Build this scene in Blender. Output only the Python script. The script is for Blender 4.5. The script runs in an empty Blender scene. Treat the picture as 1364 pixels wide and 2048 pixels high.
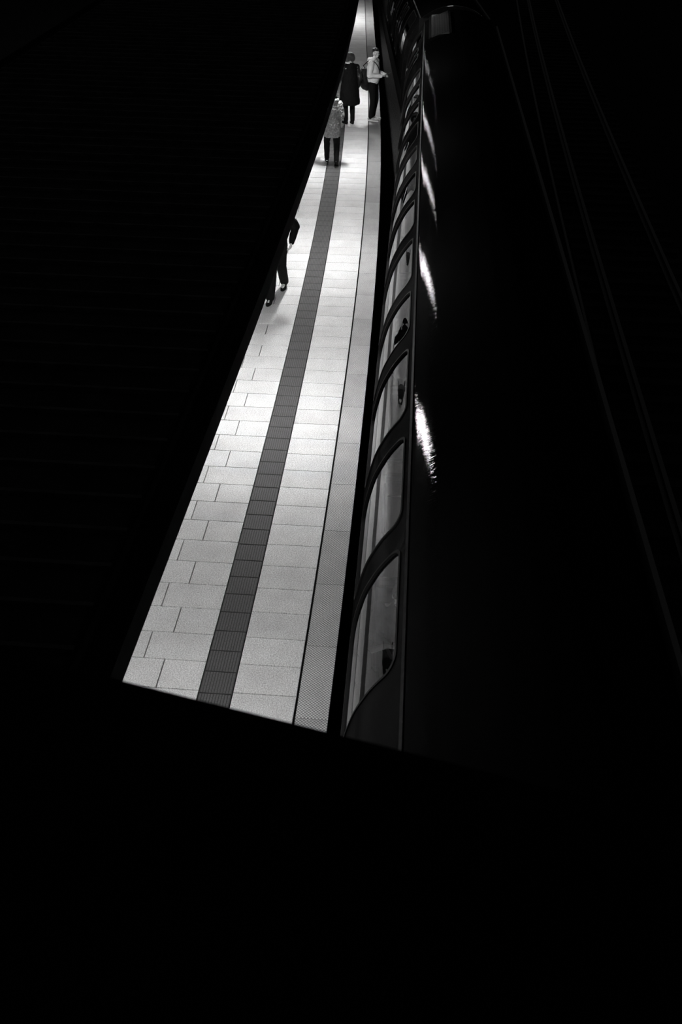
import bpy, bmesh, math, random
from math import sin, cos, pi, radians, sqrt
from mathutils import Vector, Matrix, geometry
random.seed(7)
S = bpy.context.scene
COL = S.collection
# ------------------------------------------------------------------ camera
cam_d = bpy.data.cameras.new('camera'); cam = bpy.data.objects.new('camera', cam_d); COL.objects.link(cam)
cam.location = (0.56191, -6.53675, 7.08106)
cam.rotation_mode = 'XYZ'; cam.rotation_euler = (0.952472, -0.0121346, 0.0805557)
cam_d.sensor_fit = 'VERTICAL'; cam_d.sensor_height = 36; cam_d.sensor_width = 24; cam_d.lens = 2000 * 36 / 2048
cam_d.clip_end = 300; cam_d.clip_start = .05
cam_d.dof.use_dof = True; cam_d.dof.focus_distance = 14; cam_d.dof.aperture_fstop = 4.0
S.camera = cam
# ------------------------------------------------------------------ night sky, exposure
W = bpy.data.worlds.new('night'); S.world = W; W.use_nodes = True
W.node_tree.nodes['Background'].inputs[0].default_value = (1, 1, 1, 1)
W.node_tree.nodes['Background'].inputs[1].default_value = .006
S.view_settings.view_transform = 'Standard'; S.view_settings.look = 'None'
S.view_settings.gamma = 1; S.view_settings.exposure = 0; S.view_settings.use_curve_mapping = False
LAMP = 610.0          # luminaires under the canopy
CABIN = 1.2          # lights inside the train
LAMPS = [-1.0, 5.7, 11.6, 17.7, 23.9, 37.0]

# ------------------------------------------------------------------ materials
def mat(name, c, rough=.6, metal=0, spec=.5, vary=0, vscale=5, bump=0, bscale=40, emit=None, uv=False, stretch=None, coat=0):
    m = bpy.data.materials.new(name); m.use_nodes = True; nt = m.node_tree; b = nt.nodes['Principled BSDF']
    if not hasattr(c, '__len__'): c = (c, c, c)
    b.inputs['Base Color'].default_value = (*c, 1); b.inputs['Roughness'].default_value = rough
    b.inputs['Metallic'].default_value = metal; b.inputs['Specular IOR Level'].default_value = spec
    b.inputs['Coat Weight'].default_value = coat
    tc = nt.nodes.new('ShaderNodeTexCoord'); src = tc.outputs['UV' if uv else 'Object']
    if stretch:
        mp = nt.nodes.new('ShaderNodeMapping'); mp.inputs['Scale'].default_value = stretch
        nt.links.new(src, mp.inputs['Vector']); src = mp.outputs[0]
    if vary:
        n = nt.nodes.new('ShaderNodeTexNoise'); n.inputs['Scale'].default_value = vscale; n.inputs['Detail'].default_value = 5
        nt.links.new(src, n.inputs['Vector'])
        r = nt.nodes.new('ShaderNodeMapRange'); r.inputs['From Min'].default_value = .3; r.inputs['From Max'].default_value = .7
        r.inputs['To Min'].default_value = 1 - vary; r.inputs['To Max'].default_value = 1 + vary
        nt.links.new(n.outputs[0], r.inputs[0])
        mx = nt.nodes.new('ShaderNodeMix'); mx.data_type = 'RGBA'; mx.blend_type = 'MULTIPLY'; mx.inputs[0].default_value = 1
        mx.inputs[6].default_value = (*c, 1); nt.links.new(r.outputs[0], mx.inputs[7]); nt.links.new(mx.outputs[2], b.inputs['Base Color'])
    if bump:
        n2 = nt.nodes.new('ShaderNodeTexNoise'); n2.inputs['Scale'].default_value = bscale; n2.inputs['Detail'].default_value = 3
        nt.links.new(src, n2.inputs['Vector'])
        bp = nt.nodes.new('ShaderNodeBump'); bp.inputs['Strength'].default_value = bump; bp.inputs['Distance'].default_value = .02
        nt.links.new(n2.outputs[0], bp.inputs['Height']); nt.links.new(bp.outputs[0], b.inputs['Normal'])
    if emit:
        b.inputs['Emission Color'].default_value = (1, 1, 1, 1); b.inputs['Emission Strength'].default_value = emit
    return m

def math_node(nt, op, a, b=None):
    n = nt.nodes.new('ShaderNodeMath'); n.operation = op
    for i, v in enumerate((a, b)):
        if v is None: continue
        if isinstance(v, (int, float)): n.inputs[i].default_value = v
        else: nt.links.new(v, n.inputs[i])
    return n.outputs[0]

def paving_mat(name, base, grain, dots=False):
    """granular concrete with stains; per-slab tone from a face attribute"""
    m = bpy.data.materials.new(name); m.use_nodes = True; nt = m.node_tree; b = nt.nodes['Principled BSDF']
    uv = nt.nodes.new('ShaderNodeTexCoord').outputs['UV']
    b.inputs['Roughness'].default_value = .75; b.inputs['Specular IOR Level'].default_value = .3
    def noise(sc, det, rough=.5):
        n = nt.nodes.new('ShaderNodeTexNoise'); n.inputs['Scale'].default_value = sc; n.inputs['Detail'].default_value = det
        n.inputs['Roughness'].default_value = rough; nt.links.new(uv, n.inputs['Vector']); return n.outputs[0]
    def rng(v, a, b_, lo, hi):
        r = nt.nodes.new('ShaderNodeMapRange'); r.inputs[1].default_value = a; r.inputs[2].default_value = b_
        r.inputs[3].default_value = lo; r.inputs[4].default_value = hi; nt.links.new(v, r.inputs[0]); return r.outputs[0]
    g = rng(noise(75, 4, .85), .36, .64, 1 - grain, 1 + grain)
    st = rng(noise(2.2, 5, .65), .3, .7, .88, 1.1)
    spot = rng(noise(9, 2), .2, .27, .55, 1)
    at = nt.nodes.new('ShaderNodeAttribute'); at.attribute_name = 'tone'
    v = math_node(nt, 'MULTIPLY', g, st); v = math_node(nt, 'MULTIPLY', v, spot); v = math_node(nt, 'MULTIPLY', v, at.outputs['Fac'])
    v = math_node(nt, 'MULTIPLY', v, base)
    hgt = g
    if dots:
        sp = nt.nodes.new('ShaderNodeSeparateXYZ'); nt.links.new(uv, sp.inputs[0])
        k = 2 * pi / .034
        a = sp.outputs[0]; c = sp.outputs[1]
        w = math_node(nt, 'MULTIPLY', math_node(nt, 'SINE', math_node(nt, 'MULTIPLY', a, k)), math_node(nt, 'SINE', math_node(nt, 'MULTIPLY', c, k)))
        d = rng(w, -.25, .35, .38, 1.12); v = math_node(nt, 'MULTIPLY', v, d); hgt = d
    cb = nt.nodes.new('ShaderNodeCombineColor')
    for i in range(3): nt.links.new(v, cb.inputs[i])
    nt.links.new(cb.outputs[0], b.inputs['Base Color'])
    bp = nt.nodes.new('ShaderNodeBump'); bp.inputs['Strength'].default_value = .35; bp.inputs['Distance'].default_value = .003
    nt.links.new(hgt, bp.inputs['Height']); nt.links.new(bp.outputs[0], b.inputs['Normal'])
    return m

def glass_mat():
    m = bpy.data.materials.new('window_glass'); m.use_nodes = True; nt = m.node_tree; nt.nodes.clear()
    o = nt.nodes.new('ShaderNodeOutputMaterial'); fr = nt.nodes.new('ShaderNodeFresnel'); fr.inputs[0].default_value = 1.47
    t = nt.nodes.new('ShaderNodeBsdfTransparent'); t.inputs[0].default_value = (.35, .35, .35, 1)
    g = nt.nodes.new('ShaderNodeBsdfGlossy'); g.inputs['Roughness'].default_value = .012; g.inputs[0].default_value = (.9, .9, .9, 1)
    mx = nt.nodes.new('ShaderNodeMixShader'); nt.links.new(fr.outputs[0], mx.inputs[0]); nt.links.new(t.outputs[0], mx.inputs[1]); nt.links.new(g.outputs[0], mx.inputs[2])
    nt.links.new(mx.outputs[0], o.inputs[0]); return m

def paint_mat():
    """dark paint with a faint even sheen"""
    m = bpy.data.materials.new('train_dark_paint'); m.use_nodes = True; nt = m.node_tree; nt.nodes.clear()
    o = nt.nodes.new('ShaderNodeOutputMaterial'); d = nt.nodes.new('ShaderNodeBsdfDiffuse'); d.inputs[0].default_value = (.004, .004, .004, 1)
    g = nt.nodes.new('ShaderNodeBsdfGlossy'); g.inputs['Roughness'].default_value = .14
    n = nt.nodes.new('ShaderNodeTexNoise'); n.inputs['Scale'].default_value = 3; n.inputs['Detail'].default_value = 4
    nt.links.new(nt.nodes.new('ShaderNodeTexCoord').outputs['Object'], n.inputs[0])
    mx = nt.nodes.new('ShaderNodeMixShader'); nt.links.new(math_node(nt, 'MULTIPLY', n.outputs[0], .02), mx.inputs[0])
    nt.links.new(d.outputs[0], mx.inputs[1]); nt.links.new(g.outputs[0], mx.inputs[2]); nt.links.new(mx.outputs[0], o.inputs[0])
    return m

def roof_mat():
    """dark dirty roof sheet with fine ripples running across the car"""
    m = bpy.data.materials.new('train_roof_sheet'); m.use_nodes = True; nt = m.node_tree; nt.nodes.clear()
    o = nt.nodes.new('ShaderNodeOutputMaterial'); d = nt.nodes.new('ShaderNodeBsdfDiffuse'); d.inputs[0].default_value = (.003, .003, .003, 1)
    g = nt.nodes.new('ShaderNodeBsdfGlossy'); g.distribution = 'BECKMANN'; g.inputs['Roughness'].default_value = .03
    mx = nt.nodes.new('ShaderNodeMixShader'); mx.inputs[0].default_value = .018
    nt.links.new(d.outputs[0], mx.inputs[1]); nt.links.new(g.outputs[0], mx.inputs[2]); nt.links.new(mx.outputs[0], o.inputs[0])
    tc = nt.nodes.new('ShaderNodeTexCoord').outputs['UV']
    mp = nt.nodes.new('ShaderNodeMapping'); mp.inputs['Scale'].default_value = (52, 6, 1); nt.links.new(tc, mp.inputs[0])
    n = nt.nodes.new('ShaderNodeTexNoise'); n.inputs['Scale'].default_value = 1.6; n.inputs['Detail'].default_value = 2.5; nt.links.new(mp.outputs[0], n.inputs[0])
    bp = nt.nodes.new('ShaderNodeBump'); bp.inputs['Strength'].default_value = 1; bp.inputs['Distance'].default_value = .0009
    nt.links.new(n.outputs[0], bp.inputs['Height']); nt.links.new(bp.outputs[0], g.inputs['Normal'])
    return m

M = dict(
    paving=paving_mat('pale_granular_paving', .62, .5), kerb=paving_mat('studded_edge_slab', .5, .4, True),
    tactile=mat('tactile_dark_tile', .032, .8, vary=.35, vscale=60, uv=True), rib=mat('tactile_rib', .078, .75, vary=.4, vscale=70, uv=True),
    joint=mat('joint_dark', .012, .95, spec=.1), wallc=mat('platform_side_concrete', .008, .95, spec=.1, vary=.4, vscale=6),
    roofdark=mat('canopy_roof_sheet', .055, .75, vary=.4, vscale=2, spec=.2), seam=mat('canopy_seam', .13, .55, vary=.5, vscale=6, spec=.3),
    fascia=mat('canopy_gutter_metal', .02, .8, vary=.4, vscale=9, spec=.1),
    ceiling=mat('canopy_ceiling_panel', .2, .8, spec=.2), steel=mat('painted_steel', .03, .6),
    body=paint_mat(), lower=mat('train_dirty_skirt', .004, .9, spec=.05, vary=.5, vscale=10, bump=.15, bscale=20),
    seal=mat('window_rubber', .006, .8, spec=.12), glass=glass_mat(), roof=roof_mat(), gutter=mat('roof_gutter_strip', .005, .6, spec=.08, vary=.5, vscale=20),
    inner=mat('cabin_wall_panel', .5, .6), cabfloor=mat('cabin_floor', .12, .6, vary=.3, vscale=10), seat=mat('seat_fabric', .05, .9, vary=.4, vscale=50),
    seatshell=mat('seat_shell', .25, .4), pale=mat('pale_partition', .75, .4), bellow=mat('gangway_rubber', .008, .9, spec=.1),
    ballast=mat('ballast_stones', .03, .95, vary=.7, vscale=25, bump=1, bscale=25, spec=.1), rail=mat('rail_steel', .35, .35, metal=.8), sleeper=mat('sleeper_concrete', .035, .9, vary=.3),
    lampon=mat('lamp_diffuser', .8, .5, emit=LAMP), lampbody=mat('lamp_housing', .3, .5), cabon=mat('cabin_light', .8, .5, emit=CABIN),
    ledge=mat('bridge_painted_steel', .012, .8, spec=.12, vary=.5, vscale=5),
    skin=mat('skin', .72, .5, vary=.06, vscale=20), white=mat('white_hoodie_fleece', .90, .9, bump=.25, bscale=14, spec=.2),
    darkcloth=mat('black_coat_cloth', .006, .8, bump=.3, bscale=16, spec=.12), shiny=mat('black_quilted_nylon', .015, .38, bump=.5, bscale=22, spec=.5),
    trousers=mat('dark_trousers', .006, .85, bump=.25, bscale=18, spec=.15), greycoat=mat('pale_quilted_coat', .26, .7, vary=.35, vscale=45, bump=.8, bscale=38, spec=.3),
    greyhat=mat('grey_knit_cap', .3, .9, vary=.3, vscale=80), hair=mat('dark_hair', .015, .5, bump=.8, bscale=60, stretch=(3, 3, 1)),
    hairlite=mat('brown_hair', .05, .5, bump=.9, bscale=70, stretch=(3, 3, 1)), shoe=mat('dark_shoe', .008, .7, spec=.15), sole=mat('white_sole', .8, .6), canvas=mat('pale_shoe_upper', .35, .7),
    bag=mat('black_bag_nylon', .01, .6, bump=.4, bscale=25, spec=.3), tag=mat('grey_reflective_patch', .35, .5), fur=mat('white_collar', .85, .9, bump=.8, bscale=60), eye=mat('eye_dark', .01, .3),
)

# ------------------------------------------------------------------ object helpers
def obj(name, bm, m, parent=None, smooth=False, loc=None):
    me = bpy.data.meshes.new(name); bmesh.ops.recalc_face_normals(bm, faces=bm.faces[:]); nl = bm.verts.layers.float_vector.get('n')
    if nl:
        f0 = bm.faces[0]; f0.normal_update()
        if f0.normal.dot(f0.verts[0][nl]) < 0: bmesh.ops.reverse_faces(bm, faces=bm.faces[:])
    ns = [tuple(v[nl]) for v in bm.verts] if nl else None
    bm.to_mesh(me); bm.free()
    for x in (m if isinstance(m, (list, tuple)) else [m]): me.materials.append(x)
    if smooth: me.polygons.foreach_set('use_smooth', [True] * len(me.polygons))
    if ns: me.normals_split_custom_set_from_vertices(ns)
    o = bpy.data.objects.new(name, me); COL.objects.link(o)
    if parent: o.parent = parent
    if loc: o.location = loc
    return o
def tag(o, label, cat, group=None, kind=None):
    if label: o['label'] = label
    if cat: o['category'] = cat
    if group: o['group'] = group
    if kind: o['kind'] = kind
    return o
def struct(o, label=None):
    o['kind'] = 'structure'
    if label: o['label'] = label
    return o
def thing(name, loc, rz, label, cat, group=None):
    e = bpy.data.objects.new(name, None); COL.objects.link(e); e.location = loc; e.rotation_euler = (0, 0, rz); e.empty_display_size = .2
    return tag(e, label, cat, group)
def box(bm, c, s, R=None, mi=0):
    vs = []
    for x in (-.5, .5):
        for y in (-.5, .5):
            for z in (-.5, .5):
                v = Vector((x * s[0], y * s[1], z * s[2]))
                if R is not None: v = R @ v
                vs.append(bm.verts.new(v + Vector(c)))
    out = []
    for f in ((0, 1, 3, 2), (4, 6, 7, 5), (0, 4, 5, 1), (2, 3, 7, 6), (0, 2, 6, 4), (1, 5, 7, 3)):
        fc = bm.faces.new([vs[i] for i in f]); fc.material_index = mi; out.append(fc)
    return out
def bevel(bm, w, seg=2):
    bmesh.ops.bevel(bm, geom=bm.edges[:], offset=w, segments=seg, affect='EDGES', clamp_overlap=True)

# ------------------------------------------------------------------ the track curve (the platform bends left)
K0, K1, K2 = 1.22539468e-03, 2.58275355e-04, -9.32967006e-06
def heading(s):
    s_ = min(s, 36.0)
    return K0 * s_ + K1 * s_ * s_ / 2 + K2 * s_ ** 3 / 3
CT = {}
_st = .05; x = y = 0.; CT[0] = (0., 0.)
for i in range(1, 1300):
    h = heading((i - .5) * _st); x -= sin(h) * _st; y += cos(h) * _st; CT[i] = (x, y)
x = y = 0.
for i in range(1, 400):
    h = heading(-(i - .5) * _st); x += sin(h) * _st; y -= cos(h) * _st; CT[-i] = (x, y)
def P(s, d, z=0.):
    """s metres along the platform edge, d metres to the LEFT of it"""
    q = s / _st; i = math.floor(q); f = q - i; a = CT[i]; b = CT[i + 1]; h = heading(s)
    return Vector((a[0] + (b[0] - a[0]) * f - d * cos(h), a[1] + (b[1] - a[1]) * f - d * sin(h), z))
D1, D2, D3, S0 = .322117, .958548, 1.289234, .271553

# ------------------------------------------------------------------ platform
SA, SB = -4.0, 46.0
def slab(bm, s0, s1, d0, d1, tone, zt, zb, uvl, tl, mi=0, gap=.0058, bev=.002):
    s0 += gap; s1 -= gap; d0 += gap; d1 -= gap
    r = []
    for z, e in ((zt, bev), (zt - bev, 0), (zb, 0)):
        r.append([bm.verts.new(P(s, d, z)) for s, d in ((s0 + e, d0 + e), (s1 - e, d0 + e), (s1 - e, d1 - e), (s0 + e, d1 - e))])
    fs = [bm.faces.new(r[0])]
    for k in (0, 1):
        for i in range(4): fs.append(bm.faces.new((r[k][i], r[k][(i + 1) % 4], r[k + 1][(i + 1) % 4], r[k + 1][i])))
    cs = ((s0, d0), (s1, d0), (s1, d1), (s0, d1))
    for f in fs:
        f.material_index = mi
        for l in f.loops:
            j = [i for rr in r for i, v in enumerate(rr) if v is l.vert][0]
            l[uvl].uv = cs[j]; l[tl] = (tone, tone, tone, 1)
def newbm():
    bm = bmesh.new(); return bm, bm.loops.layers.uv.new('UVMap'), bm.loops.layers.float_color.new('tone')
bm, U, T = newbm()
n0 = int((SA - S0) / .4); n1 = int((SB - S0) / .4)
WIDE = .6455
for i in range(n0, n1):
    a = S0 + .4 * i; b = a + .4; t = lambda: random.gauss(1, .035)
    slab(bm, a, b, D1 + .009, D2, t(), 0, -.03, U, T)
    start = .428 if i % 2 == 0 else .6455
    dd = D3; w = start
    if a > 8.9 : w = .6455 if i % 2 == 0 else .43
    while dd < 6.55:
        slab(bm, a, b, dd, dd + w, t(), 0, -.03, U, T); dd += w; w = WIDE
obj_p = struct(obj('platform_paving', bm, M['paving']), 'pale rectangular paving slabs of the station platform')
bm, U, T = newbm()
for i in range(int(SA), int(SB)):
    stretch_tone = 1 - .38 * min(1, max(0, (i - 12.5) / 3)) * (1 if i < 32 else 0)      # edge slabs grow darker partway along, then return to full tone
    slab(bm, i, i + 1, 0, D1 - .006, random.gauss(1, .05) * stretch_tone, 0, -.06, U, T, gap=.003)
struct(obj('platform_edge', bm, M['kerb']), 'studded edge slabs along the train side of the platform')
bm, U, T = newbm()
for i in range(int((SA - S0) / .3), int((SB - S0) / .3)):
    a = S0 - .03 + .3 * i
    tn = random.gauss(1, .08); slab(bm, a, a + .3, D2, D3, tn, -.002, -.03, U, T, 0, gap=.004)
    nr = 11; w = (D3 - D2 - .02) / nr
    for k in range(nr):
        slab(bm, a + .008, a + .292, D2 + .01 + k * w + .004, D2 + .01 + (k + 1) * w - .004, tn, .003, -.003, U, T, 1, gap=0, bev=.002)
struct(obj('tactile_strip', bm, [M['tactile'], M['rib']]), 'dark ribbed tactile strip running along the platform')
# body of the platform under the paving
bm = bmesh.new(); prev = None
s = SA
while s <= SB + .01:
    ring = [bm.verts.new(v) for v in (P(s, .03, -.031), P(s, 6.6, -.031), P(s, 6.6, -1.0), P(s, .03, -1.0))]
    if prev:
        for i in range(4): bm.faces.new((prev[i], prev[(i + 1) % 4], ring[(i + 1) % 4], ring[i]))
    else: bm.faces.new(ring)
    prev = ring; s += .5
bm.faces.new(prev)
struct(obj('platform_base', bm, M['wallc']), 'dark concrete side and bed of the platform')

# ------------------------------------------------------------------ track bed, rails
bm = bmesh.new(); bmesh.ops.create_grid(bm, x_segments=2, y_segments=2, size=60)
struct(obj('track_bed', bm, M['ballast'], loc=(0, 25, -1.2)), 'dark ballast bed of the tracks')
def sweep(bm, pts, prof):
    """closed 2D profile (x right, z up) swept along a ground path"""
    prev = None
    for i, p_ in enumerate(pts):
        t = (pts[min(i + 1, len(pts) - 1)] - pts[max(i - 1, 0)]); t.z = 0; t.normalize(); r = Vector((t.y, -t.x, 0))
        ring = [bm.verts.new(p_ + r * a + Vector((0, 0, b))) for a, b in prof]
        if prev:
            n = len(prof)
            for k in range(n): bm.faces.new((prev[k], prev[(k + 1) % n], ring[(k + 1) % n], ring[k]))
        else: bm.faces.new(ring)
        prev = ring
    bm.faces.new(prev[::-1])
RP = [(-.075, 0), (.075, 0), (.075, .012), (.012, .03), (.012, .115), (.036, .125), (.036, .155), (-.036, .155), (-.036, .125), (-.012, .115), (-.012, .03), (-.075, .012)]
def rail_path(off): return [Vector((4.36 + off + .0115 * yy + .00027 * yy * yy, yy, -1.15)) for yy in range(-4, 62, 2)]
for off, lab in ((.0, 'running rail of the next track, the one nearer the train'), (1.435, 'running rail of the next track, the one farther from the train')):
    bm = bmesh.new(); sweep(bm, rail_path(off), RP)
    tag(obj('running_rail', bm, M['rail'], smooth=False), lab, 'rail', 'running rails of the next track')
bm = bmesh.new(); sweep(bm, [v + Vector((-.62, 0, .05)) for v in rail_path(0)], [(-.035, 0), (.035, 0), (.035, .09), (.02, .1), (-.02, .1), (-.035, .09)])
tag(obj('conductor_rail', bm, M['rail']), 'thin power rail lying beside the running rail, nearest the train', 'rail')
bm = bmesh.new()
for k in range(88):
    yy = -3.5 + k * .65; xx = 4.36 + .0115 * yy + .00027 * yy * yy + .72
    box(bm, (xx, yy, -1.185), (2.4, .24, .06), Matrix.Rotation(-.0115 - .00054 * yy, 3, 'Z'))
struct(obj('track_sleepers', bm, M['sleeper']), 'dark sleepers under the next track')

# ------------------------------------------------------------------ canopy over the platform
CY = [(-9, -1.0), (-2.5, -.949), (-.3, -.924), (2.3, -.900), (5, -.890), (8.8, -.892), (12.3, -.927), (15.2, -.99), (18.3, -1.075), (21.4, -1.19), (26, -1.42), (32, -1.78), (38, -2.18), (44, -2.58), (50, -2.98)]
def cedge(y):
    for (a, b), (c, d) in zip(CY, CY[1:]):
        if y <= c: return b + (d - b) * (y - a) / (c - a)
    return CY[-1][1]
CZ = 3.2; CW = 6.1
can = thing('platform_canopy', (-3.9, 0, 0), 0, 'long dark seamed roof covering the platform, left of the lit strip', 'canopy')
def cobj(name, bm, m, smooth=False):
    o = obj(name, bm, m, can, smooth); o.location = (3.9, 0, 0); return o
ys = [-9 + .5 * i for i in range(117)]
bm = bmesh.new(); prev = None
for yy in ys:
    e = cedge(yy); ring = [bm.verts.new(v) for v in ((e - .2, yy, CZ - .01), (e - CW + .2, yy, CZ - .01), (e - CW + .2, yy, CZ - .12), (e - .2, yy, CZ - .12))]
    if prev:
        for i in range(4): bm.faces.new((prev[i], prev[(i + 1) % 4], ring[(i + 1) % 4], ring[i]))
    else: bm.faces.new(ring)
    prev = ring
bm.faces.new(prev); cobj('roof_deck', bm, M['roofdark'])
bm = bmesh.new(); yy = -8.9; R_ = .372
while yy < 48:
    e = cedge(yy); box(bm, (e - CW / 2, yy, CZ + .01), (CW - .5, .035, .04)); yy += R_
tag(cobj('roof_seams', bm, M['seam']), 'raised seams running across the roof', None)
for nm, off in (('edge_gutter', 0), ('edge_gutter', -CW + .27)):
    bm = bmesh.new(); prev = None
    for yy in ys:
        e = cedge(yy) + off
        ring = [bm.verts.new(v) for v in ((e, yy, CZ), (e - .03, yy, CZ), (e - .03, yy, CZ - .05), (e - .24, yy, CZ - .05), (e - .24, yy, CZ + .02), (e - .27, yy, CZ + .02), (e - .27, yy, CZ - .2), (e, yy, CZ - .2))]
        if prev:
            for i in range(8): bm.faces.new((prev[i], prev[(i + 1) % 8], ring[(i + 1) % 8], ring[i]))
        else: bm.faces.new(ring)
        prev = ring
    bm.faces.new(prev); cobj(nm, bm, M['fascia'])
bm = bmesh.new(); prev = None
for yy in ys:
    e = cedge(yy); ring = [bm.verts.new(v) for v in ((e - .28, yy, CZ - .125), (e - CW + .28, yy, CZ - .125), (e - CW + .28, yy, CZ - .15), (e - .28, yy, CZ - .15))]
    if prev:
        for i in range(4): bm.faces.new((prev[i], prev[(i + 1) % 4], ring[(i + 1) % 4], ring[i]))
    else: bm.faces.new(ring)
    prev = ring
bm.faces.new(prev); cobj('ceiling_panel', bm, M['ceiling'])
for yy in (4, 12, 20, 28, 36):
    e = cedge(yy); bm = bmesh.new(); box(bm, (e - CW / 2, yy, CZ / 2 - .08), (.22, .22, CZ - .16)); box(bm, (e - CW / 2, yy, .02), (.4, .4, .04)); bevel(bm, .008)
    cobj('column', bm, M['steel'])
# luminaires hang under the ceiling
LX = -.4
for k, yy in enumerate(LAMPS):
    LL = .3 if k == 0 else .6; e = cedge(yy) + LX; h = math.atan2(cedge(yy) - cedge(yy + .5), .5)  # first lamp is an unseen addition, kept short as dim fill for near paving
    place = ['shorter and nearest the footbridge', 'between the footbridge and the walking person', 'just past the walking person', 'above the pale-coated person', 'just past the man in the white hoodie', 'at the far bright patch of platform'][k]
    t = thing('platform_lamp', (e, yy, CZ - .15), h, 'slim lit strip lamp under the canopy, ' + place, 'lamp', 'strip lamps under the canopy')
    bm = bmesh.new(); box(bm, (0, 0, -.035), (.16, LL + .06, .06)); bevel(bm, .01); obj('housing', bm, M['lampbody'], t)
    bm = bmesh.new(); box(bm, (0, 0, -.075), (.12, LL, .03)); bevel(bm, .01); obj('diffuser', bm, M['lampon'], t)

# ------------------------------------------------------------------ the train
PROF = [(.10, -.95), (.04, -.9), (-.02, -.5), (-.045, .0), (-.05, .3), (-.043, .5), (-.02, .75), (.0, .9), (.022, 1.03), (.05, 1.16), (.095, 1.32), (.15, 1.45), (.215, 1.58), (.275, 1.675), (.335, 1.76), (.40, 1.86), (.435, 1.92),
        (.45, 1.95), (.50, 1.984), (.56, 2.0252), (.62, 2.0650), (.68, 2.1035), (.74, 2.139), (.85, 2.19), (1.1, 2.27), (1.4, 2.30)]
def catmull(pts, n=4):
    out = []
    for i in range(len(pts) - 1):
        p0 = pts[max(i - 1, 0)]; p1 = pts[i]; p2 = pts[i + 1]; p3 = pts[min(i + 2, len(pts) - 1)]
        for k in range(n):
            t = k / n; out.append(tuple(.5 * ((2 * p1[j]) + (-p0[j] + p2[j]) * t + (2 * p0[j] - 5 * p1[j] + 4 * p2[j] - p3[j]) * t * t + (-p0[j] + 3 * p1[j] - 3 * p2[j] + p3[j]) * t ** 3) for j in (0, 1)))
    out.append(pts[-1]); return out
FP = catmull(PROF)
ARC = [0]
for a, b in zip(FP, FP[1:]): ARC.append(ARC[-1] + math.hypot(b[0] - a[0], b[1] - a[1]))
def pt(t):
    if t <= 0: return FP[0]
    for i in range(len(ARC) - 1):
        if t <= ARC[i + 1]:
            f = (t - ARC[i]) / (ARC[i + 1] - ARC[i]); return (FP[i][0] + (FP[i + 1][0] - FP[i][0]) * f, FP[i][1] + (FP[i + 1][1] - FP[i][1]) * f)
    return FP[-1]
def nrm(t):
    a = pt(t - .01); b = pt(t + .01); d = Vector((b[0] - a[0], b[1] - a[1])).normalized(); return (-d[1], d[0])
def snrm(t):
    """outward surface normal at arc length t, smoothed over a hand's width"""
    a = pt(t - .05); b = pt(t + .05); d = Vector((b[0] - a[0], b[1] - a[1])).normalized(); return Vector((-d[1], 0, d[0]))
def tz(z):
    for i in range(len(FP) - 1):
        if FP[i][1] <= z <= FP[i + 1][1]: return ARC[i] + (ARC[i + 1] - ARC[i]) * (z - FP[i][1]) / (FP[i + 1][1] - FP[i][1])
def surf(v, t, off=0, side=1):
    a = pt(t); n = nrm(t); x_ = a[0] + n[0] * off; z_ = a[1] + n[1] * off
    return Vector((x_ if side == 1 else 2.8 - x_, v, z_))
T_LO, T_WB, T_WT, T_HI = tz(.45), tz(.80), tz(1.855), tz(1.945)
def rrect(v0, v1, t0, t1, r, n=7):
    pts = []
    for cx, cy, a0 in ((v1 - r, t1 - r, 0), (v0 + r, t1 - r, 90), (v0 + r, t0 + r, 180), (v1 - r, t0 + r, 270)):
        for k in range(n + 1):
            a = radians(a0 + 90 * k / n); pts.append((cx + r * cos(a), cy + r * sin(a)))
    out = []
    for i, a in enumerate(pts):
        b = pts[(i + 1) % len(pts)]; L = math.hypot(b[0] - a[0], b[1] - a[1]); m = max(1, int(L / .06))
        for k in range(m):
            out.append((a[0] + (b[0] - a[0]) * k / m, a[1] + (b[1] - a[1]) * k / m))
    return out
def inside(p_, poly):
    c = False; j = len(poly) - 1
    for i in range(len(poly)):
        a, b = poly[i], poly[j]
        if (a[1] > p_[1]) != (b[1] > p_[1]) and p_[0] < (b[0] - a[0]) * (p_[1] - a[1]) / (b[1] - a[1]) + a[0]: c = not c
        j = i
    return c
def cdt_panel(outer, holes, grid, off, side=1, keep=None):
    vs = [Vector(p_) for p_ in outer]; es = [(i, (i + 1) % len(outer)) for i in range(len(outer))]
    for h in holes:
        b0 = len(vs); vs += [Vector(p_) for p_ in h]; es += [(b0 + i, b0 + (i + 1) % len(h)) for i in range(len(h))]
    for g in grid:
        if inside(g, outer) and not any(inside(g, h) for h in holes): vs.append(Vector(g))
    rv, re, rf, *_ = geometry.delaunay_2d_cdt(vs, es, [], 0, 1e-4)
    bm = bmesh.new(); nl = bm.verts.layers.float_vector.new('n'); bv = [bm.verts.new(surf(v.x, v.y, off, side)) for v in rv]
    for v, q in zip(bv, rv): v[nl] = snrm(q.y)
    for f in rf:
        c = sum((rv[i] for i in f), Vector((0, 0))) / len(f)
        if inside(c, outer) and not any(inside(c, h) for h in holes):
            try: bm.faces.new([bv[i] for i in f])
            except ValueError: pass
    for v in [v for v in bm.verts if not v.link_faces]: bm.verts.remove(v)
    return bm
def grid_pts(v0, v1, t0, t1, dv=.14, dt=.045):
    out = []; a = v0 + dv / 2; k = 0
    while a < v1:
        b = t0 + dt / 2
        while b < t1: out.append((a + (.011 if k % 2 else 0), b)); b += dt; k += 1
        a += dv
    return out
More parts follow.
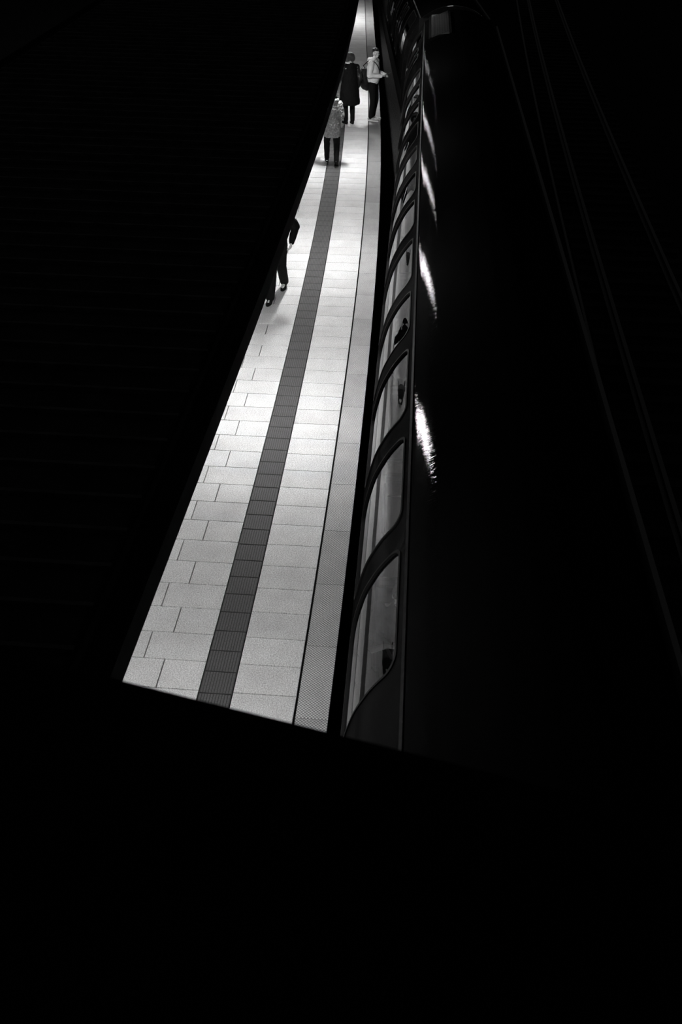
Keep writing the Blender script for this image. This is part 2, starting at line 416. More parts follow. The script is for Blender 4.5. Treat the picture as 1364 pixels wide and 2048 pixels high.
def ring_obj(name, outl, w, off, m, parent, thick=.012, side=1):
    """rubber seal: a band of width w just inside/around the outline"""
    cx = sum(a for a, b in outl) / len(outl); cy = sum(b for a, b in outl) / len(outl)
    hx = max(a for a, b in outl) - cx; hy = max(b for a, b in outl) - cy
    o1 = [(cx + (a - cx) * (hx + .004) / hx, cy + (b - cy) * (hy + .004) / hy) for a, b in outl]
    o2 = [(cx + (a - cx) * (hx - w) / hx, cy + (b - cy) * (hy - w) / hy) for a, b in outl]
    bm = bmesh.new(); n = len(outl); R = []
    for q, of in ((o1, -.004), (o1, off + thick), (o2, off + thick), (o2, -.03)): R.append([bm.verts.new(surf(a, b, of, side)) for a, b in q])
    for k in range(4):
        A, B = R[k], R[(k + 1) % 4]
        for i in range(n): bm.faces.new((A[i], A[(i + 1) % n], B[(i + 1) % n], B[i]))
    return obj(name, bm, m, parent)
def loft_car(bm, ts, v0, v1, dv, side, uvl=None, off=0):
    vs = []; v = v0; n = max(1, int(round((v1 - v0) / dv)))
    rows = [[bm.verts.new(surf(v0 + (v1 - v0) * i / n, t, off, side)) for t in ts] for i in range(n + 1)]
    for i in range(n):
        for k in range(len(ts) - 1):
            f = bm.faces.new((rows[i][k], rows[i + 1][k], rows[i + 1][k + 1], rows[i][k + 1])); f.smooth = True
            if uvl:
                for l, (a, b) in zip(f.loops, ((i, k), (i + 1, k), (i + 1, k + 1), (i, k + 1))): l[uvl].uv = (v0 + (v1 - v0) * a / n, ts[b] + (10 if side < 0 else 0))
def train(loc, rz, label, L0, L1, wins, doors, seats, panel=None, grille=None, group='coaches of the train'):
    t = thing('train_coach', loc, rz, label, 'train', group)
    T_D0 = tz(.02)
    # near side skin with real openings
    holes = [rrect(a, b, T_WB, T_WT, .15) for a, b in wins] + [rrect(a, b, T_D0, T_WT, .06) for a, b in doors]
    outer = [(L0, T_D0 - .03), (L1, T_D0 - .03), (L1, T_HI), (L0, T_HI)]
    o2 = []
    for i, a in enumerate(outer):
        b = outer[(i + 1) % 4]; n = max(1, int(max(abs(a[0] - b[0]) / .14, abs(a[1] - b[1]) / .06)))
        o2 += [(a[0] + (b[0] - a[0]) * k / n, a[1] + (b[1] - a[1]) * k / n) for k in range(n)]
    bm = cdt_panel(o2, holes, grid_pts(L0, L1, T_D0, T_HI), 0)
    o = obj('side_panel', bm, M['body'], t, True); o['label'] = 'dark glossy side wall with window openings'
    bm = bmesh.new(); ts = [T_HI - T_HI + T_D0 * k / 8 for k in range(9)]
    loft_car(bm, [x_ * (T_D0 - .03) / T_D0 for x_ in ts], L0, L1, .5, 1); obj('skirt', bm, M['lower'], t)
    # gutter strip and roof
    bm = bmesh.new()
    for sd in (1, -1):
        for k in (0,):
            r = [[bm.verts.new(surf(v, tt, of, sd)) for tt, of in ((T_HI - .012, -.002), (T_HI - .012, .012), (T_HI + .018, .012), (T_HI + .018, -.002))] for v in (L0, L1)]
            for i in range(4): bm.faces.new((r[0][i], r[1][i], r[1][(i + 1) % 4], r[0][(i + 1) % 4]))
            bm.faces.new(r[0]); bm.faces.new(r[1])
    obj('roof_gutter', bm, M['gutter'], t)
    bm = bmesh.new(); uvl = bm.loops.layers.uv.new('UVMap'); n = 26; tr = [T_HI + (ARC[-1] - T_HI) * k / n for k in range(n + 1)]
    loft_car(bm, tr, L0, L1, .5, 1, uvl); loft_car(bm, tr, L0, L1, .5, -1, uvl)
    bmesh.ops.remove_doubles(bm, verts=bm.verts[:], dist=.002); obj('roof', bm, M['roof'], t, True)
    # far side, ends, floor, lining
    bm = bmesh.new(); loft_car(bm, [T_HI * k / 24 for k in range(25)], L0, L1, 2, -1); obj('far_side_panel', bm, M['body'], t, True)
    for v in (L0, L1):
        bm = bmesh.new(); q = [surf(v, ARC[-1] * k / 40, -.003) for k in range(41)]; q2 = [Vector((2.8 - a.x, a.y, a.z)) for a in reversed(q[:-1])]
        bm.faces.new([bm.verts.new(a) for a in q + q2]); obj('end_wall', bm, M['lower'], t)
    bm = bmesh.new(); box(bm, (1.4, (L0 + L1) / 2, -.07), (2.66, L1 - L0 - .06, .1)); obj('floor_plate', bm, M['cabfloor'], t)
    bm = bmesh.new(); box(bm, (2.5, (L0 + L1) / 2, .95), (.05, L1 - L0 - .1, 1.9)); obj('inner_lining', bm, M['inner'], t)
    for k in range(3):
        v = L0 + (L1 - L0) * (k + .5) / 3; bm = bmesh.new(); box(bm, (1.4, v, 2.12), (.16, 3.4, .04)); obj('ceiling_light', bm, M['cabon'], t)
    for (a, b), h in zip(wins, holes):
        ring_obj('window_frame', h, .02, 0, M['seal'], t)
        bm = cdt_panel(h, [], grid_pts(a, b, T_WB, T_WT, .12, .03), -.012)
        g = obj('window_pane', bm, M['glass'], t, True)
    for (a, b), h in zip(doors, holes[len(wins):]):
        mid = (a + b) / 2
        for c, d in ((a + .01, mid - .006), (mid + .006, b - .01)):
            ho = rrect(c, d, T_D0 + .01, T_WT - .01, .04); hw = rrect(c + .11, d - .11, tz(.35), T_WT - .13, .1)
            bm = cdt_panel(ho, [hw], grid_pts(c, d, T_D0, T_WT), .004); leaf = obj('door_leaf', bm, M['body'], t, True); 
            ring_obj('door_window_frame', hw, .03, .004, M['seal'], leaf)
            bm = cdt_panel(hw, [], grid_pts(c, d, T_D0, T_WT, .12, .03), -.006); obj('door_window_pane', bm, M['glass'], leaf, True)
        bm = bmesh.new(); c_ = surf(b + .12, tz(1.12), .012); ret = bmesh.ops.create_uvsphere(bm, u_segments=14, v_segments=8, radius=.035)
        bmesh.ops.scale(bm, vec=(.35, 1, 1), verts=bm.verts[:]); bmesh.ops.translate(bm, vec=c_, verts=bm.verts[:]); obj('door_button', bm, M['tag'], t, True)
    for v, d in seats:   # v: position, d: +1 faces forward
        for ux in (.62,):
            s_ = bpy.data.objects.new('passenger_seat', None); COL.objects.link(s_); s_.parent = t; s_.location = (ux, v, 0); s_.rotation_euler = (0, 0, 0 if d > 0 else pi)
            bm = bmesh.new(); box(bm, (0, 0, .42), (.88, .44, .1)); bevel(bm, .03, 3); obj('cushion', bm, M['seat'], s_, True)
            bm = bmesh.new()
            for sx in (-.225, .225): box(bm, (sx, -.24, .80), (.42, .07, .68), Matrix.Rotation(.12, 3, 'X'))
            bevel(bm, .03, 3); obj('seat_back', bm, M['seat'], s_, True)
            bm = bmesh.new(); box(bm, (0, 0, .2), (.1, .3, .36)); bevel(bm, .01); obj('pedestal', bm, M['seatshell'], s_)
    if panel:
        bm = bmesh.new(); box(bm, (.55, panel, .95), (.62, .03, 1.1)); bevel(bm, .01); obj('partition_panel', bm, M['pale'], t)
    if grille:
        gx, gy = grille; g0 = bmesh.new(); tilt = Matrix.Rotation(-.25, 3, 'Y'); box(g0, (gx, gy, 2.19), (.62, 3.2, .1), tilt); bevel(g0, .02); gr = obj('roof_vent', g0, M['lower'], t)
        bm = bmesh.new()
        for k in range(24):
            for sg in (1, -1):
                box(bm, (gx - .012, gy + (k - 11.5) * .125, 2.246 + .004 * sg), (.62, .02, .01), tilt @ Matrix.Rotation(sg * .75, 3, 'Z'))
        obj('vent_grille', bm, M['rail'], gr)
    return t
A_W = [(-1.14, .36), (.74, 2.24), (2.66, 4.24), (4.66, 5.95), (6.28, 7.90), (8.36, 9.66), (10.0, 11.18), (11.66, 12.8), (13.3, 14.5), (14.95, 16.1), (16.6, 17.8), (18.3, 19.5), (23.2, 24.3)]
seatsA = []
for a, b in A_W: seatsA += [(a + .2, 1), (b - .1, -1)]
seatsA[1] = (.5, -1)
tA = train((.198, 0, 0), .0066, 'nearer dark train coach with a row of curved windows beside the platform', -6.4, 25.0, A_W, [(21.0, 22.6)], seatsA, panel=1.62, grille=(.87, 23.0))
W_B = [(.8, 2.2), (7.4, 8.6), (11.0, 12.4), (12.9, 14.3)]
seatsB = []
for a, b in W_B: seatsB += [(a + .2, 1), (b - .1, -1)]
tB = train((-.08, 25.5, 0), .085, 'farther dark train coach behind the man in the white hoodie', 0, 17, W_B, [(2.9, 4.5), (5.2, 6.8), (9.0, 10.5)], seatsB)
gw = thing('gangway_bellows', (-.02 + 1.4, 25.23, 0), .045, 'dark folded rubber gangway joining the two coaches', 'gangway')
bm = bmesh.new()
for k in range(3): box(bm, (0, -.1 + k * .1, .9), (2.1, .05, 2.2)); box(bm, (0, -.1 + k * .1, .9), (2.0, .07, 2.1))
obj('bellows', bm, M['bellow'], gw)

# ------------------------------------------------------------------ footbridge ledge below the camera
lb = bmesh.new(); ang = -.226
box(lb, (0, -.0, 0), (14, 1.0, .22)); bevel(lb, .012, 2)
br = struct(obj('bridge_ledge', lb, M['ledge'], loc=(.1, -5.1, 5.49)), 'dark painted ledge of the footbridge crossing the bottom of the view')
br.rotation_euler = (0, 0, ang)
off = Matrix.Rotation(ang, 3, 'Z') @ Vector((0, -.5, 0)); br.location = Vector((.01, -5.09, 5.49)) + off
lb = bmesh.new(); box(lb, (0, 0, 0), (14, .12, 1.6))
b2 = struct(obj('bridge_girder', lb, M['ledge']), 'dark girder under the footbridge ledge'); b2.rotation_euler = (0, 0, ang)
b2.location = Vector((.01, -5.09, 4.58)) + Matrix.Rotation(ang, 3, 'Z') @ Vector((0, -.6, 0))
#PEOPLE#
# ------------------------------------------------------------------ people
def ell(bm, c, r, R=None, u=16, v=10):
    ret = bmesh.ops.create_uvsphere(bm, u_segments=u, v_segments=v, radius=1)
    mt = Matrix.Translation(Vector(c)) @ (R.to_4x4() if R is not None else Matrix.Identity(4)) @ Matrix.Diagonal((*r, 1))
    bmesh.ops.transform(bm, matrix=mt, verts=ret['verts'])
def cap(bm, a, b, ra, rb, flat=1.0, seg=12):
    """tapered limb with round ends"""
    a = Vector(a); b = Vector(b); d = (b - a); L = d.length; d.normalize()
    u = d.orthogonal().normalized()
    if abs(d.x) < .9: u = Vector((1, 0, 0)); u = (u - d * u.dot(d)).normalized()
    w = d.cross(u); rings = []
    st = [(-1, .0), (-.8, .6), (-.45, .89), (0, 1)]
    spec = [(a + d * ra * k, ra * q) for k, q in st[1:]] + [(b + d * rb * -k, rb * q) for k, q in reversed(st[1:])]
    for c, r in spec: rings.append([bm.verts.new(c + (u * cos(2 * pi * i / seg) + w * sin(2 * pi * i / seg) * flat) * r) for i in range(seg)])
    for p_, q in zip(rings, rings[1:]):
        for i in range(seg): bm.faces.new((p_[i], p_[(i + 1) % seg], q[(i + 1) % seg], q[i]))
    bm.faces.new(rings[0][::-1]); bm.faces.new(rings[-1])
def loft(bm, rings, seg=24, tilt=None):
    """rings: (x, y, z, rx, ry)"""
    R = []
    for x_, y_, z_, rx, ry in rings:
        R.append([bm.verts.new((x_ + rx * cos(2 * pi * i / seg), y_ + ry * sin(2 * pi * i / seg), z_)) for i in range(seg)])
    for p_, q in zip(R, R[1:]):
        for i in range(seg): bm.faces.new((p_[i], p_[(i + 1) % seg], q[(i + 1) % seg], q[i]))
    bm.faces.new(R[0][::-1]); bm.faces.new(R[-1])
def soft(name, bm, m, parent, voxel=.009, sm=4, disp=0, dscale=.08):
    o = obj(name, bm, m, parent, True)
    r = o.modifiers.new('Remesh', 'REMESH'); r.mode = 'VOXEL'; r.voxel_size = voxel; r.use_smooth_shade = True
    s_ = o.modifiers.new('Smooth', 'SMOOTH'); s_.iterations = sm; s_.factor = .5
    if disp:
        tx = bpy.data.textures.new(name, 'CLOUDS'); tx.noise_scale = dscale; tx.noise_depth = 2
        d = o.modifiers.new('Folds', 'DISPLACE'); d.texture = tx; d.strength = disp; d.mid_level = .5
    return o
def hand(bm, wrist, d, palm, side, curl=.5, k=1.0):
    """palm and five bent fingers; d points along the forearm, palm is the palm's normal, side +1 puts the thumb on d x palm"""
    d = Vector(d).normalized(); n = Vector(palm); n = (n - d * n.dot(d)).normalized(); t = d.cross(n) * side; w = Vector(wrist)
    for q in (-.03, -.01, .01, .03): cap(bm, w + t * q * .6 * k, w + d * .088 * k + t * q * k, .017 * k, .0135 * k)
    for q, L in zip((.033, .011, -.011, -.031), (.072, .080, .075, .058)):
        a = w + d * .088 * k + t * q * k; d1 = d * cos(curl) + n * sin(curl); d2 = d * cos(curl * 2.1) + n * sin(curl * 2.1)
        b = a + d1 * L * .5 * k; c = b + d2 * L * .5 * k; cap(bm, a, b, .0095 * k, .0088 * k, seg=8); cap(bm, b, c, .0088 * k, .0075 * k, seg=8)
    a = w + d * .03 * k + t * .032 * k; b = a + (d * .6 + t * .6 + n * .4).normalized() * .042 * k; c = b + (d * .8 + n * .6).normalized() * .032 * k
    cap(bm, a, b, .0125 * k, .011 * k, seg=8); cap(bm, b, c, .011 * k, .009 * k, seg=8)
DEF = dict(pelvis=(0, 0, .95), waist=(0, .0, 1.1), chest=(0, 0, 1.32), neck=(0, -.005, 1.47), headc=(0, .015, 1.635),
           hipL=(-.09, 0, .92), hipR=(.09, 0, .92), kneeL=(-.1, .03, .5), kneeR=(.1, .03, .5), ankL=(-.1, 0, .09), ankR=(.1, 0, .09),
           shL=(-.185, -.01, 1.42), shR=(.185, -.01, 1.42), elL=(-.24, -.03, 1.14), elR=(.24, -.03, 1.14), wrL=(-.25, .06, .9), wrR=(.25, .06, .9))
def person(name_loc, rz, label, J, head_rot=(0, 0), hands=None, scale=1.0, ears=True, group=None, hair=None, hairm='hair'):
    t = thing('person', name_loc, rz, label, 'person', group); t.scale = (scale,) * 3
    j = {k: Vector(v) for k, v in {**DEF, **J}.items()}
    bm = bmesh.new()
    for a, b, r1, r2 in (('pelvis', 'waist', .125, .115), ('waist', 'chest', .115, .125)):
        for q in (-.04, .04): cap(bm, j[a] + Vector((q, 0, 0)), j[b] + Vector((q, 0, 0)), r1 * .8, r2 * .8, flat=.85)
    cap(bm, j['shL'], j['shR'], .058, .058); cap(bm, j['chest'], j['neck'], .09, .06); cap(bm, j['neck'], j['headc'] - Vector((0, .0, .03)), .056, .052)
    for sd in 'LR':
        cap(bm, j['hip' + sd], j['knee' + sd], .08, .055); cap(bm, j['knee' + sd], j['ank' + sd], .052, .036)
        cap(bm, j['ank' + sd] + Vector((0, -.02, -.035)), j['ank' + sd] + Vector((0, .13, -.055)), .035, .026)
        cap(bm, j['sh' + sd], j['el' + sd], .05, .04); cap(bm, j['el' + sd], j['wr' + sd], .039, .026, flat=.85)
        h = (hands or {}).get(sd, dict(d=(j['wr' + sd] - j['el' + sd]), palm=((1 if sd == 'L' else -1), 0, 0)))
        hand(bm, j['wr' + sd], h['d'], h['palm'], h.get('side', 1 if sd == 'L' else -1), h.get('curl', .45))
    H = Matrix.Rotation(head_rot[0], 3, 'Z') @ Matrix.Rotation(head_rot[1], 3, 'X'); hc = j['headc']
    def hp(x_, y_, z_): return hc + H @ Vector((x_, y_, z_))
    ell(bm, hp(0, -.012, .018), (.076, .096, .098), H); ell(bm, hp(0, .028, -.045), (.058, .062, .068), H); ell(bm, hp(0, .062, -.088), (.026, .024, .022), H)
    cap(bm, hp(0, .088, .012), hp(0, .108, -.026), .010, .015, seg=8); ell(bm, hp(0, .082, .028), (.05, .014, .012), H)
    cap(bm, hp(-.02, .088, -.055), hp(.02, .088, -.055), .009, .009, seg=8)
    for sx in (-1, 1): ell(bm, hp(.078 * sx, -.008, -.012), (.012, .02, .032), H); ell(bm, hp(.042 * sx, .062, -.02), (.022, .02, .02), H)
    body = soft('body', bm, M['skin'], t, .0062, 3)
    for sx in (-1, 1):
        bm = bmesh.new(); ell(bm, hp(.031 * sx, .085, .008), (.012, .008, .007), H); obj('eye', bm, M['eye'], t, True)
    if hair:
        bm = bmesh.new()
        for c, r in hair: ell(bm, hp(*c), r, H)
        soft('hair', bm, M[hairm], t, .008, 2, disp=.012, dscale=.03)
    return t, j, hp, H
def trousers(t, j, m='trousers', rs=(.105, .075, .06)):
    bm = bmesh.new(); ell(bm, j['pelvis'] + Vector((0, -.01, -.01)), (.165, .125, .11))
    for sd in 'LR':
        cap(bm, j['hip' + sd], j['knee' + sd], rs[0], rs[1]); cap(bm, j['knee' + sd], j['ank' + sd] + Vector((0, 0, .0)), rs[1], rs[2])
    soft('trousers', bm, M[m], t, .011, 4, disp=.012, dscale=.07)
def shoe(t, ank, toe, pitch=0, up='shoe', sole='shoe', heel=None, L=.27):
    """ank: ankle joint, toe: direction angle about z, pitch: heel lift"""
    R = Matrix.Rotation(toe, 3, 'Z') @ Matrix.Rotation(-pitch, 3, 'X'); c = Vector(ank)
    def q(x_, y_, z_): return c + R @ Vector((x_, y_, z_))
    bm = bmesh.new()
    for y_, z_, rx, rz_ in ((-.045, -.045, .038, .042), (0, -.035, .042, .05), (.05, -.045, .045, .038), (.1, -.055, .048, .028), (.15, -.06, .044, .022), (.18, -.062, .034, .018)):
        ell(bm, q(0, y_, z_), (rx, .05, rz_), R, 12, 8)
    s_ = soft('shoe', bm, M[up], t, .007, 3)
    bm = bmesh.new(); n = 20; lo = []; hi = []
    for i in range(n):
        a = 2 * pi * i / n; yy = .065 + .145 * sin(a) * L / .27; xx = (.05 if sin(a) > -.2 else .042) * cos(a)
        lo.append(bm.verts.new(q(xx, yy, -.09))); hi.append(bm.verts.new(q(xx, yy, -.066)))
    for i in range(n): bm.faces.new((lo[i], lo[(i + 1) % n], hi[(i + 1) % n], hi[i]))
    bm.faces.new(lo); bm.faces.new(hi); obj('sole', bm, M[sole], s_, False)
    if heel:
        bm = bmesh.new(); box(bm, q(0, -.088, -.048), (.05, .012, .022), R); bevel(bm, .004); o = obj('heel_tab', bm, M[heel], s_); o['label'] = 'white heel tab'

# --- man in the white hoodie, by the train door
hh = dict(L=dict(d=(.3, 1, .1), palm=(.6, 0, -.6), curl=.55), R=dict(d=(-.35, 1, .15), palm=(-.5, 0, .6), curl=.6))
t, j, hp, H = person((-.79, 21.88, 0), -pi / 2 - .3, 'man in white hoodie and dark trousers beside the train, hands together in front', dict(
    elL=(-.25, .0, 1.15), elR=(.25, -.02, 1.14), wrL=(-.09, .25, 1.13), wrR=(.08, .24, 1.12), ankR=(.12, .0, .09), ankL=(-.1, -.02, .09), kneeR=(.12, .04, .5), kneeL=(-.1, .05, .5), headc=(0, .05, 1.64), neck=(0, .0, 1.47)),
    (-.65, -.12), hh, 1.03, hair=[((0, -.03, .05), (.08, .09, .078)), ((0, -.06, 0), (.074, .066, .075)), ((0, .02, .085), (.062, .07, .035))])
trousers(t, j)
bm = bmesh.new(); loft(bm, [(0, 0, .93, .165, .125), (0, 0, .96, .182, .14), (0, 0, 1.02, .19, .155), (0, -.01, 1.15, .185, .155), (0, -.015, 1.28, .195, .16), (0, -.015, 1.38, .195, .14), (0, -.01, 1.45, .14, .10), (0, -.01, 1.49, .085, .08)])
for sd in 'LR': cap(bm, j['sh' + sd], j['el' + sd], .085, .072); cap(bm, j['el' + sd], j['wr' + sd], .068, .045)
o = soft('hoodie', bm, M['white'], t, .010, 4, disp=.022, dscale=.09)
bm = bmesh.new(); loft(bm, [(0, 0, .91, .155, .12), (0, 0, .925, .168, .13), (0, 0, .95, .168, .13), (0, 0, .96, .16, .12)]); w_ = soft('waistband', bm, M['white'], o, .009, 2)
bm = bmesh.new()
for a in range(-6, 7):
    an = a / 6 * 2.2; ell(bm, (.105 * sin(an), -.02 - .085 * cos(an), 1.49 - .012 * cos(an)), (.045, .045, .04))
ell(bm, (0, -.12, 1.44), (.10, .06, .09)); soft('hood', bm, M['white'], o, .010, 4, disp=.015, dscale=.06)
for sx in (-.03, .03):
    bm = bmesh.new(); cap(bm, (sx, .085, 1.45), (sx * 1.3, .135, 1.24), .005, .005, seg=6); obj('drawstring', bm, M['darkcloth'], o)
shoe(t, j['ankR'], -.1, 0, 'canvas', 'sole', L=.3); shoe(t, j['ankL'], .15, 0, 'canvas', 'sole')
pl = Matrix.Translation((-.79, 21.88, 0)) @ Matrix.Rotation(-pi / 2 - .3, 4, 'Z') @ Matrix.Scale(1.03, 4)
b = thing('mobile_phone', pl @ Vector((0, .39, 1.165)), -pi / 2 - .3, 'small dark phone held in the hands of the man in the white hoodie', 'phone')
bm = bmesh.new(); box(bm, (0, 0, 0), (.075, .15, .009), Matrix.Rotation(.5, 3, 'X')); bevel(bm, .003); obj('phone_body', bm, M['eye'], b)
# bag slung behind him
b = thing('shoulder_bag', (-1.05, 21.92, .80), -pi / 2 - .1, 'black rounded bag slung behind the man in the white hoodie', 'bag')
bm = bmesh.new()
loft(bm, [(0, .10, -.06, .06, .05), (0, .07, .0, .13, .12), (0, .01, .12, .17, .165), (0, -.03, .26, .17, .165), (0, -.02, .40, .13, .13), (0, .01, .50, .07, .07)])
bg = soft('bag_body', bm, M['bag'], b, .010, 5, disp=.03, dscale=.12)
bm = bmesh.new(); ell(bm, (.115, -.09, .32), (.045, .04, .045)); o = obj('reflective_patch', bm, M['tag'], b, True); o['label'] = 'grey shiny patch on the bag'
wm = (Matrix.Translation((-1.05, 21.92, .80)) @ Matrix.Rotation(-pi / 2 - .1, 4, 'Z')).inverted()
def q_(x_, y_, z_): return wm @ (pl @ Vector((x_, y_, z_)))
pts = [Vector((0, .03, .46)), q_(.04, -.27, 1.32), q_(.09, -.145, 1.43), q_(.115, -.03, 1.485), q_(.11, .08, 1.43), q_(.06, .145, 1.32), q_(-.04, .155, 1.18), q_(-.13, .11, 1.06), q_(-.185, .0, .98)]
bm = bmesh.new()
for a, c in zip(pts, pts[1:]): cap(bm, a, c, .012, .012, seg=8)
obj('strap', bm, M['bag'], b, True)

# --- person in the long dark coat
t, j, hp, H = person((-1.39, 21.38, 0), .45, 'person with bushy dark hair in a long black coat, seen from behind', dict(
    elL=(-.27, .02, 1.16), elR=(.26, -.06, 1.14), wrL=(-.2, .2, 1.06), wrR=(.25, .05, .9), ankL=(-.08, .02, .09), ankR=(.09, -.02, .09), headc=(0, .03, 1.635)),
    (.25, -.1), None, 1.0, hair=[((0, -.02, .04), (.125, .125, .11)), ((.03, -.08, 0), (.08, .07, .09)), ((-.06, -.02, .0), (.06, .08, .08)), ((.06, .0, .06), (.06, .08, .06)), ((0, -.03, .10), (.075, .07, .05))], hairm='hairlite')
trousers(t, j)
bm = bmesh.new(); loft(bm, [(0, -.01, .50, .285, .20), (0, -.01, .54, .29, .205), (0, -.01, .8, .265, .19), (0, 0, 1.05, .225, .165), (0, 0, 1.25, .215, .16), (0, -.01, 1.38, .215, .145), (0, -.01, 1.46, .15, .12), (0, -.01, 1.53, .10, .10)])
for sd in 'LR': cap(bm, (0, -.01, 1.40), j['sh' + sd] + Vector((0, 0, -.015)), .11, .088)
co = soft('coat', bm, M['darkcloth'], t, .012, 4, disp=.03, dscale=.11)
bm = bmesh.new()
for sd in 'LR':
    cap(bm, j['sh' + sd] + Vector((0, 0, -.01)), j['el' + sd], .085, .072); cap(bm, j['el' + sd], j['wr' + sd], .07, .052)
soft('sleeves', bm, M['shiny'], co, .011, 3, disp=.035, dscale=.06)
bm = bmesh.new()
for a in range(-5, 6):
    an = a / 5 * .6 + 1.2; ell(bm, (-.115 * sin(an), -.005 - .105 * cos(an), 1.535), (.028, .028, .02))
o = soft('collar', bm, M['fur'], co, .008, 2); o['label'] = 'white collar edge'
bm = bmesh.new(); ell(bm, (-.165, -.13, 1.42), (.028, .012, .016), Matrix.Rotation(.6, 3, 'Z')); o = obj('shoulder_patch', bm, M['fur'], co, True); o['label'] = 'small white patch'
shoe(t, j['ankL'], .1); shoe(t, j['ankR'], -.15)

# --- person in the pale quilted coat
t, j, hp, H = person((-1.53, 17.68, 0), .02, 'person in a pale quilted knee-length coat and black leggings walking away', dict(
    pelvis=(0, 0, .95), hipL=(-.085, .02, .92), hipR=(.085, 0, .92), kneeL=(-.13, .13, .52), ankL=(-.135, .21, .095), kneeR=(.12, .02, .5), ankR=(.125, -.2, .13),
    shR=(.18, 0, 1.42), elR=(.25, -.05, 1.16), wrR=(.17, .13, 1.02), elL=(-.24, .05, 1.15), wrL=(-.22, .24, 1.03), headc=(.05, .05, 1.63), neck=(.02, .0, 1.47)), (0, -.15), None, .97,
    hair=[((0, -.02, .0), (.078, .09, .09)), ((0, -.045, -.07), (.066, .05, .08))])
trousers(t, j, rs=(.105, .08, .062))
bm = bmesh.new(); loft(bm, [(0, .0, .66, .19, .16), (0, .0, .69, .205, .175), (0, 0, .8, .215, .18), (0, 0, .95, .21, .17), (0, 0, 1.1, .19, .15), (0, -.01, 1.27, .195, .15), (0.01, -.01, 1.38, .185, .13), (.015, -.01, 1.46, .13, .105), (.02, 0, 1.52, .08, .08)])
for sd in 'LR': cap(bm, j['sh' + sd], j['el' + sd], .075, .065); cap(bm, j['el' + sd], j['wr' + sd], .064, .05)
co = soft('coat', bm, M['greycoat'], t, .010, 3, disp=.03, dscale=.05)
bm = bmesh.new()
for a in range(-6, 7):
    an = a / 6 * 2.0; ell(bm, (.03 + .095 * sin(an), .0 - .09 * cos(an), 1.5), (.05, .05, .05))
soft('hood', bm, M['greycoat'], co, .010, 3, disp=.015, dscale=.05)
bm = bmesh.new(); ell(bm, hp(0, -.012, .035), (.085, .104, .09), H); ell(bm, hp(0, -.04, -.01), (.078, .066, .08), H); soft('knit_cap', bm, M['greyhat'], t, .009, 2)
bm = bmesh.new()
for a in range(-7, 8):
    an = a / 7 * 2.1; a2 = (a + 1) / 7 * 2.1; cap(bm, (.03 + .095 * sin(an), .01 - .095 * cos(an), 1.545), (.03 + .095 * sin(a2), .01 - .095 * cos(a2), 1.545), .014, .014, seg=6)
o = obj('neck_band', bm, M['darkcloth'], t, True); o['label'] = 'dark band at the neck'
shoe(t, j['ankL'], .08, 0, heel='sole'); shoe(t, j['ankR'], -.05, .5)

# --- person walking half under the roof
t, j, hp, H = person((-1.80, 9.86, 0), pi - .12, 'dark-clothed person walking, mostly hidden under the edge of the roof', dict(
    kneeR=(.03, .2, .5), ankR=(.03, .36, .095), kneeL=(-.07, -.06, .5), ankL=(-.05, -.32, .12), hipR=(.08, .02, .92), hipL=(-.09, 0, .92),
    shL=(-.2, -.01, 1.42), elL=(-.33, -.06, 1.22), wrL=(-.30, .08, 1.0), elR=(.25, -.1, 1.15), wrR=(.24, .0, .93)), (0, 0), None, 1.0,
    hair=[((0, -.03, .045), (.084, .095, .085)), ((0, -.06, 0), (.076, .066, .08)), ((.0, .03, .085), (.06, .07, .035))])
trousers(t, j, rs=(.115, .09, .08))
bm = bmesh.new(); loft(bm, [(0, .0, .74, .19, .15), (0, 0, .78, .2, .155), (0, 0, 1.0, .195, .15), (0, 0, 1.2, .2, .15), (0, -.01, 1.36, .205, .14), (0, -.01, 1.46, .14, .11), (0, 0, 1.52, .08, .08)])
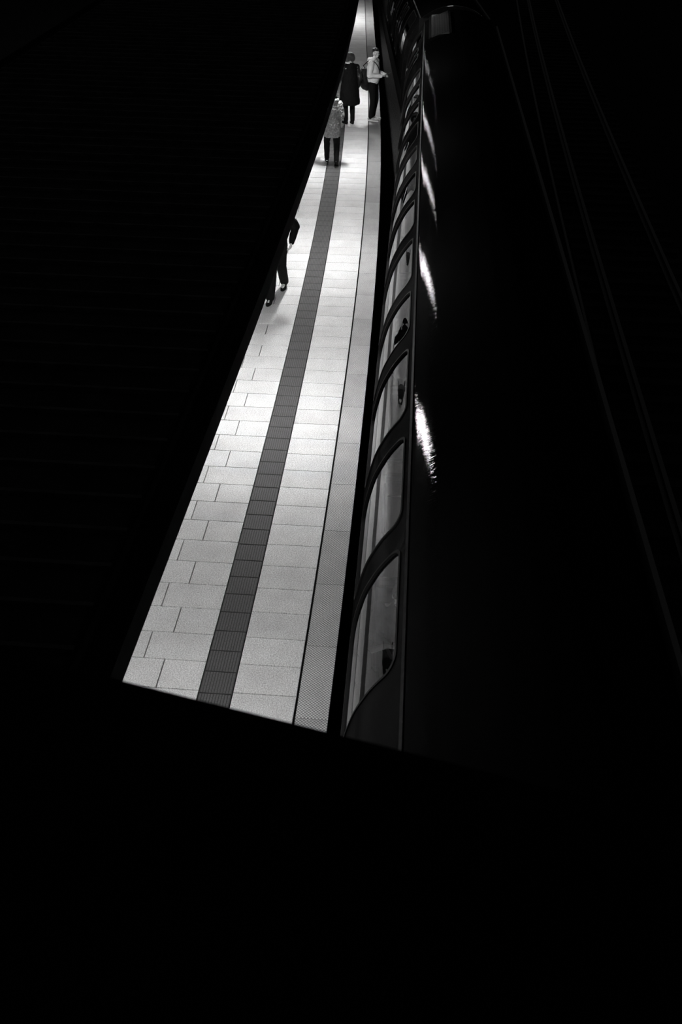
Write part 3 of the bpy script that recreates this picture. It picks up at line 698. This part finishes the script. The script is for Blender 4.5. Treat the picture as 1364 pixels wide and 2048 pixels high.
for sd in 'LR': cap(bm, j['sh' + sd], j['el' + sd], .085, .085); cap(bm, j['el' + sd], j['wr' + sd], .078, .05)
soft('jacket', bm, M['darkcloth'], t, .011, 3, disp=.025, dscale=.08)
shoe(t, j['ankR'], 0); shoe(t, j['ankL'], 0, .35)

# --- seated passenger behind the nearest window
t, j, hp, H = person((.62, .50, 0), pi, 'dark-clothed passenger seated behind the nearest train window', dict(
    pelvis=(0, -.02, .56), waist=(0, -.02, .7), chest=(0, .0, .92), neck=(0, .02, 1.07), headc=(0, .06, 1.235), hipL=(-.09, .03, .54), hipR=(.09, .03, .54),
    kneeL=(-.1, .42, .52), kneeR=(.1, .42, .52), ankL=(-.1, .40, .09), ankR=(.1, .40, .09), shL=(-.185, 0, 1.02), shR=(.185, 0, 1.02), elL=(-.24, .08, .78), elR=(.24, .08, .78), wrL=(-.1, .3, .78), wrR=(.1, .3, .78)),
    (0, -.3), dict(L=dict(d=(.3, 1, 0), palm=(.7, 0, .3), curl=.5), R=dict(d=(-.3, 1, 0), palm=(-.7, 0, .3), curl=.5)), .97,
    hair=[((0, -.025, .045), (.09, .1, .088)), ((0, -.06, -.02), (.08, .07, .1))])
trousers(t, j)
bm = bmesh.new(); loft(bm, [(0, -.02, .50, .18, .15), (0, -.02, .7, .185, .15), (0, -.01, .9, .195, .15), (0, .0, .99, .19, .13), (0, .01, 1.07, .12, .1), (0, .02, 1.11, .08, .08)])
for sd in 'LR': cap(bm, j['sh' + sd], j['el' + sd], .078, .068); cap(bm, j['el' + sd], j['wr' + sd], .064, .046)
soft('jacket', bm, M['darkcloth'], t, .012, 3, disp=.025, dscale=.08)
shoe(t, j['ankL'], 0); shoe(t, j['ankR'], 0)
b = thing('newspaper', (.50, .12, .86), .25, 'pale folded paper held by the passenger behind the nearest window', 'newspaper')
bm = bmesh.new()
for sg in (-1, 1): box(bm, (sg * .07, 0, 0), (.15, .2, .004), Matrix.Rotation(-.55, 3, 'X') @ Matrix.Rotation(sg * .2, 3, 'Y'))
obj('pages', bm, M['pale'], b)
